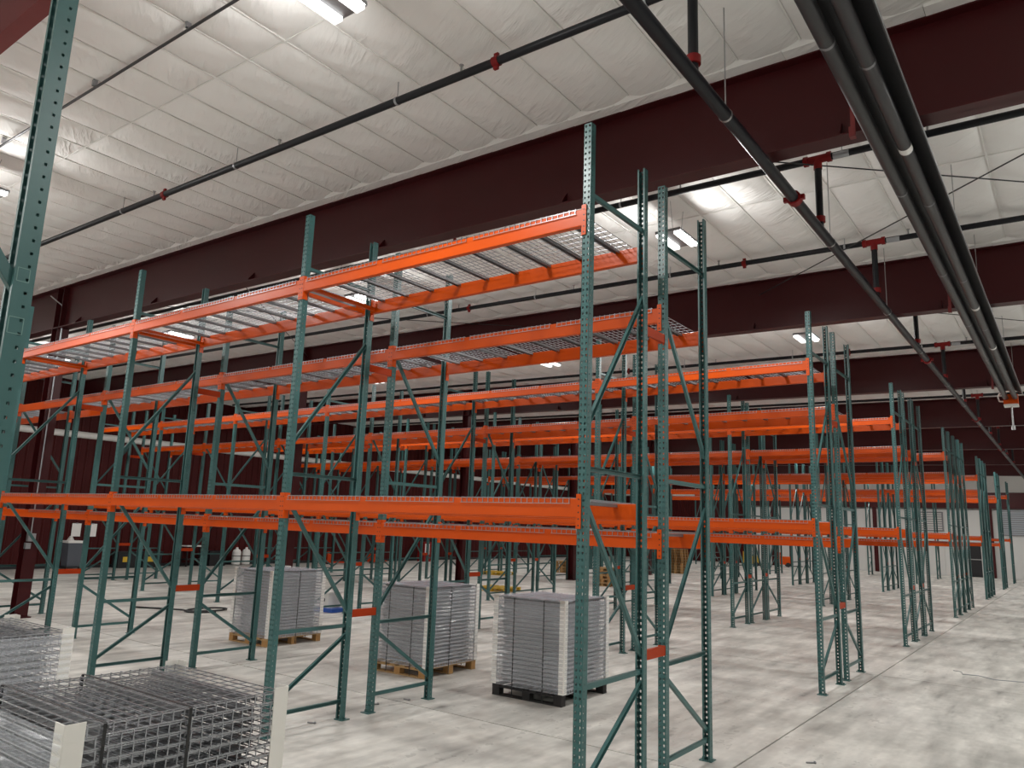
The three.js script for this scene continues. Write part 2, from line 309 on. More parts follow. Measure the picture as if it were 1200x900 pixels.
{ // long thin conduit run under the ceiling and rod braces
  const c = thing('conduit_run', 'thin grey conduit run along the ceiling behind the near green post', 'conduit', [0, 0, -3.37]);
  mesh('conduit', new MB().tube(V(-20, 7.03, 0), V(-4.2, 6.81, 0), 0.016, 6), M.tube, c);
  for (const x of [-8.5, -6.6, -11, -13]) mesh('clip', new MB().box(x, roofY(x) - 0.05, 0, 0.03, 0.08, 0.05), M.galv, c);
  const rod = (l, p, q) => { const t = thing('brace_rod', l, 'rod', [0, 0, 0], 0, 'thin roof bracing rods'); mesh('rod', new MB().tube(V(...p), V(...q), 0.009, 5), M.black, t); };
  rod('thin dark bracing rod climbing to the right, behind the tube heater', [2.9, 6.55, -7.1], [-4.45, 6.6, -13.6]);
  rod('thin dark bracing rod falling to the right, behind the tube heater', [-4.3, 6.65, -7.15], [3.2, 6.55, -13.6]);
  rod('thin dark bracing rod above the upper wire decks, beyond the nearest girder', [-12, 6.75, -7.2], [-17.5, 6.8, -13.6]);
  rod('thin dark bracing rod crossing the second roof bay behind the third upright', [-17.5, 6.75, -7.2], [-9.9, 6.7, -13.6]);
  rod('thin dark bracing rod high in the third roof bay', [-4.4, 6.6, -13.8], [2.5, 6.6, -21]);
}

// ───────────────────────── high-bay lamps ─────────────────────────
{ const L = LAMP; let first = null;
  const p = proto('high_bay_light', 'lamp');
  mesh('housing', new MB().box(0, 0.045, 0, 0.38, 0.04, 0.64).box(0, 0.085, 0, 0.12, 0.05, 0.3), M.galvDark, p);
  for (const s of [-1, 1]) mesh('lens', new MB().box(s * 0.135, 0.005, 0, 0.095, 0.04, 0.6), M.lens, p);
  for (const s of [-1, 1]) mesh('cable', new MB().tube(V(0, 0.105, s * 0.14), V(0, 0.53, s * 0.22), 0.004, 4), M.steel, p);
  const names = { '-4.35,-3.37': 'nearest the camera at the picture top', '-4.35,-9.72': 'seen between the two tall right posts', '-4.35,-16.3': 'behind the third rack row end post', '-10.95,-16.3': 'seen under the second rack row upper deck', '-10.95,-3.37': 'at the left picture edge' };
  [2.3, -4.35, -10.95, -17.6, -24.3].forEach((x, ix) => [3.2, -3.37, -9.72, -16.3, -22.7, -29.6, -36.7, -43.9, -52.2].forEach((z, iz) => {
    const known = names[x + ',' + z], yb = 6.35 - 0.0144 * (x + 4.35), dx = ix === 1 && iz === 1 ? -0.21 : ix === 2 && iz === 1 ? -0.72 : 0;
    const o = copy(p, known ? `two-strip LED high-bay lamp ${known}` : `two-strip LED high-bay lamp, ${ORDN[iz]} across from the camera wall, ${ORDN[ix]} lamp line from right`, [x + dx, yb, z], 0, known ? 'LED high-bay lamps in view' : 'LED high-bay lamps far back');
    for (const s of [-1, 1]) {
      const r = new THREE.RectAreaLight(new THREE.Color().setRGB(...L.color), L.down, 0.095, 0.6); r.name = 'lamp_light'; r.position.set(s * 0.135, -0.02, 0); r.rotation.x = -Math.PI / 2; o.add(r);
      const q = new THREE.RectAreaLight(new THREE.Color().setRGB(...L.color), L.side, 0.6, 0.04); q.name = 'lamp_side_light'; q.position.set(s * 0.187, 0.005, 0); q.rotation.y = s > 0 ? -Math.PI / 2 : Math.PI / 2; o.add(q);
    }
  }));
}

// ───────────────────────── sprinkler pipes and tube heater ─────────────────────────
{ const MX = -2.18, MY = 5.78;
  const m = thing('sprinkler_main', 'thick black sprinkler main pipe running away to the right under the girders', 'pipe', [MX, 0, 0]);
  mesh('pipe', new MB().tube(V(0, MY, 4), V(0, MY, -54), 0.057, 16), M.pipe, m);
  for (const z of [-7.9, -16.9, -26, -35]) mesh('coupling', new MB().tube(V(0, MY, z + 0.05), V(0, MY, z - 0.05), 0.078, 14).box(0.085, MY, z, 0.05, 0.05, 0.05).box(-0.085, MY, z, 0.05, 0.05, 0.05), M.red, m);
  for (const z of [-3, -5.9, -9.4, -12.9, -16, -19.8, -23, -27, -31, -38]) {
    mesh('band', new MB().tube(V(0, MY, z + 0.012), V(0, MY, z - 0.012), 0.061, 14), M.steel, m);
    mesh('hanger_rod', new MB().tube(V(0, MY + 0.05, z), V(0, roofY(MX), z), 0.006, 5), M.steel, m);
  }
  const BZ = [[-5.2, 6.62], [-8.95, 6.69], [-12.12, 6.69], [-15.75, 6.66], [-19.48, 6.66], [-23.2, 6.65], [-26.9, 6.65], [-30.6, 6.65], [-34.3, 6.65], [-38, 6.65], [-42, 6.65]];
  BZ.forEach(([z, y], i) => {
    const b = thing('sprinkler_branch', i === 0 ? 'black sprinkler branch pipe crossing the near ceiling in front of the girder' : `black sprinkler branch pipe under the ceiling, ${ORDN[i]} from the camera`, 'pipe', [0, 0, z], 0, 'black sprinkler branch pipes');
    const Y = (x) => y - 0.0144 * (x - MX);
    mesh('pipe', new MB().tube(V(-30, Y(-30), 0), V(5.5, Y(5.5), 0), 0.042, 12), M.pipe, b);
    const tee = mesh('tee_fitting', new MB().tube(V(MX - 0.14, y, 0), V(MX + 0.14, y, 0), 0.05, 12).tube(V(MX - 0.16, y, 0), V(MX - 0.11, y, 0), 0.062, 12).tube(V(MX + 0.11, y, 0), V(MX + 0.16, y, 0), 0.062, 12).tube(V(MX, y, 0), V(MX, y - 0.13, 0), 0.05, 12), M.red, b);
    mesh('riser', new MB().tube(V(MX, MY + 0.04, 0), V(MX, y - 0.1, 0), 0.042, 12), M.pipe, b);
    mesh('riser_coupling', new MB().tube(V(MX, MY + 0.1, 0), V(MX, MY + 0.17, 0), 0.062, 12), M.red, b);
    if (i < 6) {
      mesh('pipe_tag', new MB().tube(V(MX + 0.18, y - 0.005, 0), V(MX + 0.36, y - 0.008, 0), 0.0435, 12, false), M.galv, b);
      for (let x = -10.25 + 2.3 * (i % 2); x < 5; x += 6.05) if (Math.abs(x - MX) > 1) mesh('coupling', new MB().tube(V(x - 0.035, Y(x), 0), V(x + 0.035, Y(x), 0), 0.052, 12).box(x, Y(x) + 0.06, 0, 0.05, 0.05, 0.03).box(x, Y(x) - 0.06, 0, 0.05, 0.05, 0.03), M.red, b);
      for (let x = -11.45 + (i % 2) * 0.7; x < 5; x += 2.95) { mesh('hanger', new MB().tube(V(x - 0.014, Y(x), 0), V(x + 0.014, Y(x), 0), 0.047, 10).tube(V(x, Y(x) + 0.03, 0), V(x, roofY(x), 0), 0.005, 5), M.galv, b); mesh('sprinkler_head', new MB().tube(V(x + 0.9, Y(x) + 0.03, 0), V(x + 0.9, Y(x) + 0.1, 0), 0.012, 6).tube(V(x + 0.9, Y(x) + 0.1, 0), V(x + 0.9, Y(x) + 0.105, 0), 0.025, 8), M.steel, b); }
    }
  });
  // infrared tube heater: two tubes, folded reflector above, burner box
  const h = thing('tube_heater', 'long overhead infrared tube heater with two grey tubes and orange burner box', 'heater', [-1.08, 5.7, 0]);
  for (const x of [-0.095, 0.095]) {
    const t = mesh('heater_tube', new MB().tube(V(x, 0, 3.5), V(x, 0, -21.8), 0.057, 16), M.tube, h);
    for (let z = 0.6; z > -21; z -= 2.9) mesh('clamp', new MB().tube(V(x, 0, z - (x > 0 ? 0.4 : 0)), V(x, 0, z - 0.03 - (x > 0 ? 0.4 : 0)), 0.06, 14), M.galvDark, t);
  }
  for (const [x, z] of [[0.095, -7.1], [0.095, -12.9], [0.095, -15.8]]) mesh('label_band', new MB().tube(V(x, 0, z), V(x, 0, z - 0.1), 0.0585, 16), M.white, h);
  const rf = [[-0.165, 0.05], [-0.12, 0.12], [0.12, 0.12], [0.27, 0.02]], rb = new MB();
  for (let i = 0; i < 3; i++) rb.quad(V(...rf[i], 3.5), V(...rf[i + 1], 3.5), V(...rf[i + 1], -21.5), V(...rf[i], -21.5));
  for (const e of [rf[0], rf[3]]) rb.bar(V(...e, 3.5), V(...e, -21.5), 0.012, 0.02);
  mesh('reflector', rb, M.tube, h);
  mesh('edge_trim', new MB().bar(V(0.277, 0.015, 3.5), V(0.277, 0.015, -21.5), 0.004, 0.024), M.galv, h);
  const bx = mesh('burner_box', new MB().box(0, -0.03, -22.0, 0.3, 0.24, 0.35), M.orange, h);
  mesh('end_cap', new MB().box(0, -0.17, -22.0, 0.3, 0.04, 0.35), M.white, bx);
  mesh('gas_hose', new MB().path([V(-0.14, 0.08, -21.9), V(-0.22, 0.14, -21.9), V(-0.26, 0.05, -21.95), V(-0.24, -0.05, -22), V(-0.14, -0.06, -22)], 0.018, 8), M.white, h);
  mesh('drop_pipe', new MB().tube(V(0, -0.19, -22.05), V(0, -0.7, -22.05), 0.02, 8).tube(V(0, -0.66, -22.05), V(0, -0.76, -22.05), 0.045, 10), M.steel, h);
  for (let z = -2.5; z > -21; z -= 2.6) mesh('hanger_wire', new MB().tube(V(0.16, 0.1, z), V(0.16, roofY(0) - 5.7, z), 0.005, 4), M.steel, h);
}

// ───────────────────────── racking prototypes ─────────────────────────
const L = 3.734, XE = -3.13, D = 1.072, H = 5.66, PW = 0.076, FD = 0.07;
// sheet with one hole per cell; place(u,v,d) gives the point, d is depth into the sheet
function holedStrip(b, u0, u1, rows, v0, pitch, hole, place, lod) {
  const cu = (u0 + u1) / 2, n = hole.length, T = 0.003;
  const ring = (v) => hole.map(([hx, hy]) => [cu + hx, v + hy]);
  for (let r = 0; r < rows; r++) {
    const vb = v0 + r * pitch, vt = vb + pitch, vc = (vb + vt) / 2, R = ring(vc);
    const C = [[u1, vt], [u0, vt], [u0, vb], [u1, vb]];
    const qa = R.map(([x, y]) => (x >= cu ? (y >= vc ? 0 : 3) : (y >= vc ? 1 : 2)));
    for (const d of lod === 0 ? [0, T] : [0]) for (let i = 0; i < n; i++) {
      const j = (i + 1) % n, P = (q) => place(q[0], q[1], d);
      b.tri(P(R[i]), P(C[qa[i]]), P(R[j]));
      if (qa[i] !== qa[j]) b.tri(P(C[qa[i]]), P(C[qa[j]]), P(R[j]));
    }
    if (lod === 0) for (let i = 0; i < n; i++) { const j = (i + 1) % n; b.quad(place(...R[i], 0), place(...R[j], 0), place(...R[j], T), place(...R[i], T)); }
  }
}
function postGeo(lod) {
  const b = new MB(), rows = Math.floor(H / 0.0508), v0 = 0.012, top = v0 + rows * 0.0508;
  const w = PW / 2, T = 0.003;
  if (lod < 2) {
    const big = lod === 0 ? [[0.0088, 0.005], [0.0048, 0.0115], [-0.0048, 0.0115], [-0.0088, 0.005], [-0.0055, -0.011], [0.0055, -0.011]] : [[0.0088, 0.0098], [-0.0088, 0.0098], [-0.0066, -0.0105], [0.0066, -0.0105]];
    const sm = lod === 0 ? [[0.0048, 0.006], [-0.0048, 0.006], [-0.0058, 0], [-0.0048, -0.006], [0.0048, -0.006], [0.0058, 0.0]] : [[0.005, 0.006], [-0.005, 0.006], [-0.005, -0.006], [0.005, -0.006]];
    for (const s of [0, 1]) holedStrip(b, s ? 0 : -w, s ? w : 0, rows, v0, 0.0508, big, (u, v, d) => V(u, v, -d), lod);
    for (const s of [-1, 1]) holedStrip(b, 0.004, 0.046, rows, v0, 0.0508, sm, (u, v, d) => V(s * (w - d), v, -u), lod);
    for (const s of [-1, 1]) { b.box(s * (w - T / 2), top / 2, -0.002, T, top, 0.004); b.box(s * (w - T / 2), top / 2, -(0.046 + FD) / 2, T, top, FD - 0.046); }
    b.box(0, v0 / 2, -T / 2, PW, v0, T); for (const s of [-1, 1]) b.box(s * (w - T / 2), v0 / 2, -0.025, T, v0, 0.042);
  } else { b.box(0, top / 2, -T / 2, PW, top, T); for (const s of [-1, 1]) b.box(s * (w - T / 2), top / 2, -FD / 2, T, top, FD); }
  for (const s of [-1, 1]) b.box(s * (w - 0.008), top / 2, -FD + T / 2, 0.016, top, T);
  return b.geo();
}
const braceY = [0.2, 1.02, 2.68, 5.02], diagY = [[0.93, 0.27], [1.15, 2.45], [4.36, 2.98]]; // [inner post, outer post]
function makeFrame(lod) {
  const p = proto('upright_frame', 'rack frame'), g = postGeo(lod);
  for (const [z, t] of [[0, 0], [-D, Math.PI]]) {
    const m = mesh('post', g, M.green, p); m.position.z = z; m.rotation.y = t;
    mesh('foot_plate', new MB().box(0.01, 0.005, z + (t ? 0.02 : -0.02), 0.13, 0.01, 0.12).tube(V(0.055, 0.01, z + (t ? 0.02 : -0.02)), V(0.055, 0.03, z + (t ? 0.02 : -0.02)), 0.01, 6), M.green, p);
  }
  const br = (y0, z0, y1, z1, s) => { // open channel brace
    const a = V(0, y0, z0), b2 = V(0, y1, z1), up = V(1, 0, 0), q = new MB(), W = 0.04, T = 0.004;
    const d = V().subVectors(b2, a).normalize(), n = V().crossVectors(up, d);
    const o = (v, x, k) => v.clone().add(V(x, 0, 0)).addScaledVector(n, k);
    q.bar(o(a, s * 0.013, 0), o(b2, s * 0.013, 0), W, T, true, up);
    for (const k of [-1, 1]) q.bar(o(a, 0, k * (W / 2 - T / 2)), o(b2, 0, k * (W / 2 - T / 2)), T, 0.03, true, up);
    mesh('brace', q, M.green, p);
  };
  const zi = -0.03, zo = -D + 0.03;
  braceY.forEach((y, i) => br(y, zi, y, zo, i % 2 ? 1 : -1));
  diagY.forEach(([yi, yo], i) => br(yo, zi, yi, zo, i % 2 ? 1 : -1));
  return p;
}
const frames = [makeFrame(0), makeFrame(1), makeFrame(2)];

const BL = L - PW - 0.004, BH = 0.15;
function makeBeam(pins) {
  const p = proto('load_beam', 'rack beam'), r = 0.007, d = 0.058, poly = [];
  for (const [x, y, a0] of [[d - r, BH - r, 0], [r, BH - r, 90], [r, r, 180], [d - r, r, 270]]) for (const a of [0, 45, 90]) { const t = (a0 + a) * Math.PI / 180; poly.push([x + r * Math.cos(t), y + r * Math.sin(t)]); }
  const b = new MB().prism(poly, -BL / 2, BL / 2); b.turn(V(0, 1, 0), -Math.PI / 2);
  mesh('beam', b, M.orange, p); // lies along x, front face near z = +0
  p.children[0].position.z = 0.008 - 0.058; p.children[0].rotation.y = 0;
  for (const s of [-1, 1]) {
    const c = new MB().box(s * (BL / 2 + 0.02), BH - 0.1, 0.0075, 0.042, 0.27, 0.006).box(s * (BL / 2 - 0.003), BH - 0.1, -0.025, 0.006, 0.27, 0.06);
    const m = mesh('connector', c, M.orange, p);
    if (pins) { const q = new MB(); for (let i = 0; i < 5; i++) q.tube(V(s * (BL / 2 + 0.021), -0.06 + i * 0.0508, 0.009), V(s * (BL / 2 + 0.021), -0.06 + i * 0.0508, 0.013), 0.0065, 8); mesh('pin', q, M.black, m); }
  }
  return p;
}
const beams = [makeBeam(true), makeBeam(false)];
// front face of the beam geometry is at local z: rotate so depth 0..d maps behind the face
const DW = 1.13, DD = D + 0.004;
function deckGeo() {
  const b = new MB(), r = 0.0049, lip = 0.046, n = 20, m = 11, hz = DD / 2 + 0.012;
  for (let i = 0; i < n; i++) { const x = -DW / 2 + 0.01 + (DW - 0.02) * i / (n - 1);
    b.bar(V(x, 0, -hz), V(x, 0, hz), r, r, false);
    for (const s of [-1, 1]) b.bar(V(x, 0.003, s * hz), V(x, -lip, s * hz), r, r, true); }
  for (let j = 0; j < m; j++) { const z = -hz + 0.05 + (2 * hz - 0.1) * j / (m - 1); b.bar(V(-DW / 2, -r, z), V(DW / 2, -r, z), r, r, true); }
  for (const s of [-1, 1]) for (const y of [-0.004, -lip]) b.bar(V(-DW / 2, y, s * (hz - r * (y > -0.01 ? 1 : -1))), V(DW / 2, y, s * (hz - r * (y > -0.01 ? 1 : -1))), r, r, true);
  return b.geo();
}
const deckG = deckGeo();
const chanG = new MB().bar(V(0, -0.012, -DD / 2 + 0.03), V(0, -0.012, DD / 2 - 0.03), 0.045, 0.003).bar(V(-0.022, -0.025, -DD / 2 + 0.03), V(-0.022, -0.025, DD / 2 - 0.03), 0.003, 0.026).bar(V(0.022, -0.025, -DD / 2 + 0.03), V(0.022, -0.025, DD / 2 - 0.03), 0.003, 0.026).geo();
const deck = proto('wire_deck', 'wire deck');
mesh('wire_mesh', deckG, M.galv, deck);
for (const x of [-0.4, 0, 0.4]) mesh('support_channel', chanG, M.galvDark, deck).position.x = x;

// ───────────────────────── rack rows ─────────────────────────
const HI = [2.44, 4.87], LO = [2.19, 4.37];
const rows = [[-5.172, 0, HI, 5], [-6.622, 1, LO, 5], [-11.83, 0, HI, 6], [-13.28, 1, LO, 6], [-18.4, 0, HI, 6], [-19.72, 0, LO, 6], [-20.98, 1, LO, 6],
  [-26.5, 0, HI, 5], [-27.72, 0, LO, 5], [-28.92, 1, LO, 5], [-30.1, 1, LO, 5], [-36, 0, HI, 5], [-37.2, 0, LO, 5], [-38.4, 1, LO, 5], [-44.4, 0, LO, 5], [-45.6, 1, LO, 5], [-51.6, 0, HI, 5]];
const lvl = ['lower', 'upper'];
let nBeam = 0, nDeck = 0; const restB = [], restD = [];
const stackDecks = 5 * 21;
rows.forEach(([z, rear, levels, bays], ri) => {
  const row = ORD[ri] + ' rack row';
  for (let k = 0; k <= bays; k++) {
    const x = XE - L * k, lod = (ri < 2 && k < 4) || (ri < 4 && k === 0) ? 0 : ri < 7 || (ri < 11 && k < 2) ? 1 : 2;
    copy(frames[lod], k === 0 ? `green upright frame at the open right end of the ${row}` : `green upright frame, ${ORDN[k]} from the open right end of the ${row}`, [x, 0, rear ? z - D : z], rear ? Math.PI : 0, `green upright frames of the ${row}`);
  }
  for (let k = 0; k < bays; k++) levels.forEach((y, li) => {
    const cx = XE - L * (k + 0.5), bay = `${ORDN[k]} bay from right end`;
    for (const f of [0, 1]) {
      const pos = [cx, y - BH, f ? z - D : z], turn = f ? Math.PI : 0;
      if (nBeam < 300) { nBeam++; copy(beams[ri < 5 ? 0 : 1], `orange ${f ? 'rear' : 'front'} load beam, ${bay}, ${lvl[li]} level, ${row}`, pos, turn, `orange load beams of the ${row}`); } else restB.push([pos, turn]);
    }
    for (let d = 0; d < 3; d++) {
      if (ri === 1 && k === 3 && d === 2) continue; // the steel column stands in this bay
      const pos = [cx + (1 - d) * 1.208, y + 0.006, z - D / 2];
      if (nDeck + stackDecks < 300) { nDeck++; copy(deck, `wire deck on ${lvl[li]} level, ${['right', 'middle', 'left'][d]} third of ${ORDN[k]} bay from right end, ${row}`, pos, 0, `wire decks of the ${row}`); } else restD.push(pos);
    }
  });
});
{ const g = deckG, im = new THREE.InstancedMesh(g, M.galv, restD.length), m4 = new THREE.Matrix4();
  restD.forEach((p, i) => im.setMatrixAt(i, m4.makeTranslation(...p))); im.name = 'wire_decks'; im.userData = { label: 'galvanized wire decks lying on the far rack rows', category: 'wire deck', kind: 'stuff' }; scene.add(im);
  const b = new MB(); b.box(0, BH / 2, -0.021, BL, BH, 0.058).box(-BL / 2 - 0.02, 0.05, 0.0075, 0.042, 0.27, 0.006).box(BL / 2 + 0.02, 0.05, 0.0075, 0.042, 0.27, 0.006);
  const im2 = new THREE.InstancedMesh(b.geo(), M.orange, restB.length);
  restB.forEach(([p, t], i) => im2.setMatrixAt(i, m4.compose(V(...p), new THREE.Quaternion().setFromAxisAngle(V(0, 1, 0), t), V(1, 1, 1)))); im2.name = 'load_beams'; im2.userData = { label: 'orange load beams of the farthest rack rows', category: 'rack beam', kind: 'stuff' }; scene.add(im2); }
{ // row spacers tying neighbouring rows together
  for (let ri = 0; ri < 13; ri++) {
    const a = rows[ri], b = rows[ri + 1], gap = (a[0] - D) - b[0]; if (gap > 1) continue;
    const g = new MB().box(0.03, 0, 0, 0.004, 0.085, gap).box(0.018, 0.041, 0, 0.026, 0.004, gap).box(0.018, -0.041, 0, 0.026, 0.004, gap).geo();
    const p = proto('row_spacer', 'row spacer'); mesh('channel', g, M.orangeDark, p); for (const s of [-1, 1]) mesh('end_tab', new MB().box(0, 0, s * (gap / 2 - 0.002), 0.07, 0.085, 0.004), M.orangeDark, p);
    for (let k = 0; k <= Math.min(a[3], b[3]); k++) for (const [y, w] of [[1.15, 'low'], [4.05, 'high']])
      copy(p, `${w} orange spacer at ${ORDN[k]} frame from right end, between ${ORD[ri]} and ${ORD[ri + 1]} rack rows`, [XE - L * k, y, a[0] - D - gap / 2], 0, `orange row spacers behind the ${ORD[ri]} rack row`);
  }
  // cross tie bars under the near upper decks beside the frames
  const p = proto('tie_bar', 'tie bar'); mesh('bar', new MB().box(0, 0, 0, 0.045, 0.04, D - 0.12), M.orange, p); mesh('end_hook', new MB().box(0, 0.03, D / 2 - 0.06, 0.05, 0.1, 0.006).box(0, 0.03, -D / 2 + 0.06, 0.05, 0.1, 0.006), M.orange, p);
  for (const [k, s] of [[1, -1], [1, 1], [2, -1], [2, 1], [3, -1], [3, 1]]) copy(p, `orange cross tie bar under the near upper deck, ${s > 0 ? 'right' : 'left'} of ${ORDN[k]} frame`, [XE - L * k + s * 0.11, 4.76, rows[0][0] - D / 2], 0, 'orange tie bars under the near upper decks');
}
{ // single frame near the camera at the left
  const f = copy(frames[0], 'green upright frame standing closest to the camera at the left picture edge', [-3.07, 0, -1.1], Math.PI);
  const q = new MB(); for (const [y, s] of [[3.05, 0.05], [2.86, 0.06]]) { q.box(-0.0385, y + s / 2, -0.04, 0.0006, 0.003, s * 0.8).box(-0.0385, y - s / 2, -0.04, 0.0006, 0.003, s * 0.8).box(-0.0385, y, -0.04 + s * 0.4, 0.0006, s, 0.003).box(-0.0385, y, -0.04 - s * 0.4, 0.0006, s, 0.003); }
  const cm = mesh('chalk_mark', q, M.chalk, f); cm.userData.label = 'faint pale chalk squares on the green post';
}

// ───────────────────────── pallets of wire decks ─────────────────────────
function makePallet(w, d, mat, endMat, name, label, cat, pos, turn, group) {
  const t = thing(name, label, cat, pos, turn, group);
  for (let i = 0; i < 6; i++) { const x = -w / 2 + 0.05 + (w - 0.1) * i / 5; mesh('deck_board', new MB().box(x, 0.131, 0, 0.1, 0.018, d), mat, t); }
  for (const z of [-d / 2 + 0.05, 0, d / 2 - 0.05]) { mesh('stringer_board', new MB().box(0, 0.112, z, w, 0.018, 0.1), mat, t); mesh('bottom_board', new MB().box(0, 0.01, z, w, 0.018, 0.1), mat, t);
    for (const x of [-w / 2 + 0.06, 0, w / 2 - 0.06]) mesh('block', new MB().box(x, 0.061, z, 0.115, 0.084, 0.1), endMat, t); }
  return t;
}
function deckStack(id, cx, cz, turn, palletMat, wrapSides, opts) {
  const w = 1.06, d = 1.19, n = 21, pitch = 0.0535, y0 = 0.143, c = Math.cos(turn), s = Math.sin(turn);
  const at = (x, y, z) => [cx + x * c + z * s, y, cz - x * s + z * c];
  if (palletMat) makePallet(w + 0.02, d, palletMat === 'black' ? M.blackWood : M.wood, palletMat === 'black' ? M.blackWood : M.woodEnd, palletMat === 'black' ? 'black_pallet' : 'wooden_pallet', `${palletMat} block pallet under the ${id}`, 'pallet', [cx, 0, cz], turn);
  for (let i = 0; i < n; i++) {
    const y = y0 + 0.046 + i * pitch, nth = n - 1 - i;
    const big = ['top', 'second', 'third', 'fourth', 'fifth', 'sixth', 'seventh', 'eighth', 'ninth', 'tenth', 'eleventh', 'twelfth', 'thirteenth', 'fourteenth', 'fifteenth', 'sixteenth', 'seventeenth', 'eighteenth', 'nineteenth', 'twentieth', 'bottom'][nth];
    copy(deck, `wire deck, ${big} layer${nth && nth < 20 ? ' from the top' : ''} of the ${id}`, at(rr(-0.006, 0.006), y, rr(-0.022, 0.022)), turn + Math.PI / 2, `wire decks of the ${id}`);
  }
  const top = y0 + 0.046 + (n - 1) * pitch + 0.006, hx = DD / 2 + 0.018, hz = DW / 2 + 0.022;
  const names = { '1,1': 'near right', '-1,1': 'near left', '1,-1': 'far right', '-1,-1': 'far left' };
  for (const [sx, sz] of [[1, 1], [-1, 1], [1, -1], [-1, -1]]) { const T = 0.005, W = opts?.post ?? 0.075, h = top - y0 + 0.02;
    const t = thing('edge_protector', `white cardboard edge protector at ${names[sx + ',' + sz]} corner of the ${id}`, 'edge protector', at(sx * (hx + T), y0, sz * (hz + T)), turn, `edge protectors of the ${id}`);
    mesh('side_leg', new MB().box(0, h / 2, -sz * (W / 2), T, h, W), M.card, t); mesh('front_leg', new MB().box(-sx * (W / 2), h / 2, 0, W, h, T), M.card, t); }
  const e = 0.014;
  for (const [axis, off, nm] of opts?.straps ?? [['z', -0.25, 'left'], ['z', 0.25, 'right'], ['x', 0, 'side']]) {
    const b = new MB(), yb = 0.02, T = 0.002, W = 0.016;
    if (axis === 'z') b.box(off, top + 0.004, 0, W, T, 2 * (hz + e)).box(off, (top + yb) / 2, hz + e, W, top - yb, T).box(off, (top + yb) / 2, -hz - e, W, top - yb, T);
    else b.box(0, top + 0.004, off, 2 * (hx + e), T, W).box(hx + e, (top + yb) / 2, off, T, top - yb, W).box(-hx - e, (top + yb) / 2, off, T, top - yb, W);
    const t = thing('packing_strap', `black plastic packing strap, ${nm} one around the ${id}`, 'strap', [cx, 0, cz], turn, `straps of the ${id}`); mesh('band', b, M.strap, t);
  }
  if (wrapSides.length) {
    const t = thing('stretch_wrap', `clear creased stretch wrap around the ${id}`, 'plastic wrap', [cx, 0, cz], turn);
    const W = { R: [V(hx + 0.012, 0, hz), V(hx + 0.012, 0, -hz)], F: [V(-hx, 0, hz + 0.012), V(hx, 0, hz + 0.012)], L: [V(-hx - 0.012, 0, -hz), V(-hx - 0.012, 0, hz)], B: [V(hx, 0, -hz - 0.012), V(-hx, 0, -hz - 0.012)] };
    for (const sd of wrapSides) { const [a, b] = W[sd], nU = 10, nV = 84, g = new MB(), nn = V().subVectors(b, a).normalize().cross(V(0, 1, 0)).negate();
      const grid = []; for (let i = 0; i <= nU; i++) { grid.push([]); for (let j = 0; j <= nV; j++) grid[i].push(V().lerpVectors(a, b, i / nU).add(V(0, y0 + (top - 0.02 - y0) * j / nV, 0)).addScaledVector(nn, 0.009 * Math.sin((top - y0) * j / nV / pitch * Math.PI * 2) + rr(-0.002, 0.002))); }
      for (let i = 0; i < nU; i++) for (let j = 0; j < nV; j++) g.quad(grid[i][j], grid[i + 1][j], grid[i + 1][j + 1], grid[i][j + 1]);
      mesh('wrap_side', g, M.wrap, t); }
    if (wrapSides.length > 2) { const g = new MB(), nn = 16, P = []; for (let i = 0; i <= nn; i++) { P.push([]); for (let j = 0; j <= nn; j++) P[i].push(V(-hx + 2 * hx * i / nn, top + 0.004 + rr(0, 0.012), -hz + 2 * hz * j / nn)); }
      for (let i = 0; i < nn; i++) for (let j = 0; j < nn; j++) g.quad(P[i][j], P[i][j + 1], P[i + 1][j + 1], P[i + 1][j]); mesh('top_sheet', g, M.wrapTop, t); }
  }
}
const RS = [['z', -0.22, 'left'], ['z', 0.25, 'right'], ['x', 0.1, 'side']];
deckStack('stack on the black pallet', -5.93, -9.08, 0.02, 'black', ['F', 'R', 'L', 'B'], { straps: RS });
deckStack('middle far stack', -8.27, -9.1, 0.02, 'wooden', ['F', 'R', 'L', 'B'], { straps: RS });
deckStack('leftmost far stack', -11.97, -9.12, 0.0, 'wood', ['F', 'R', 'L', 'B'], { straps: [['x', 0.0, 'side'], ['z', 0.1, 'front']] });
deckStack('large stack nearest the camera', -4.2, -2.3, 0, 'plain wooden', ['F'], { post: 0.09, straps: [['x', 0.0, 'middle'], ['x', 0.42, 'near']] });
deckStack('stack at the left picture edge', -7.1, -2.45, 0, 'pale wooden', ['R'], { post: 0.09, straps: [['x', 0, 'middle']] });

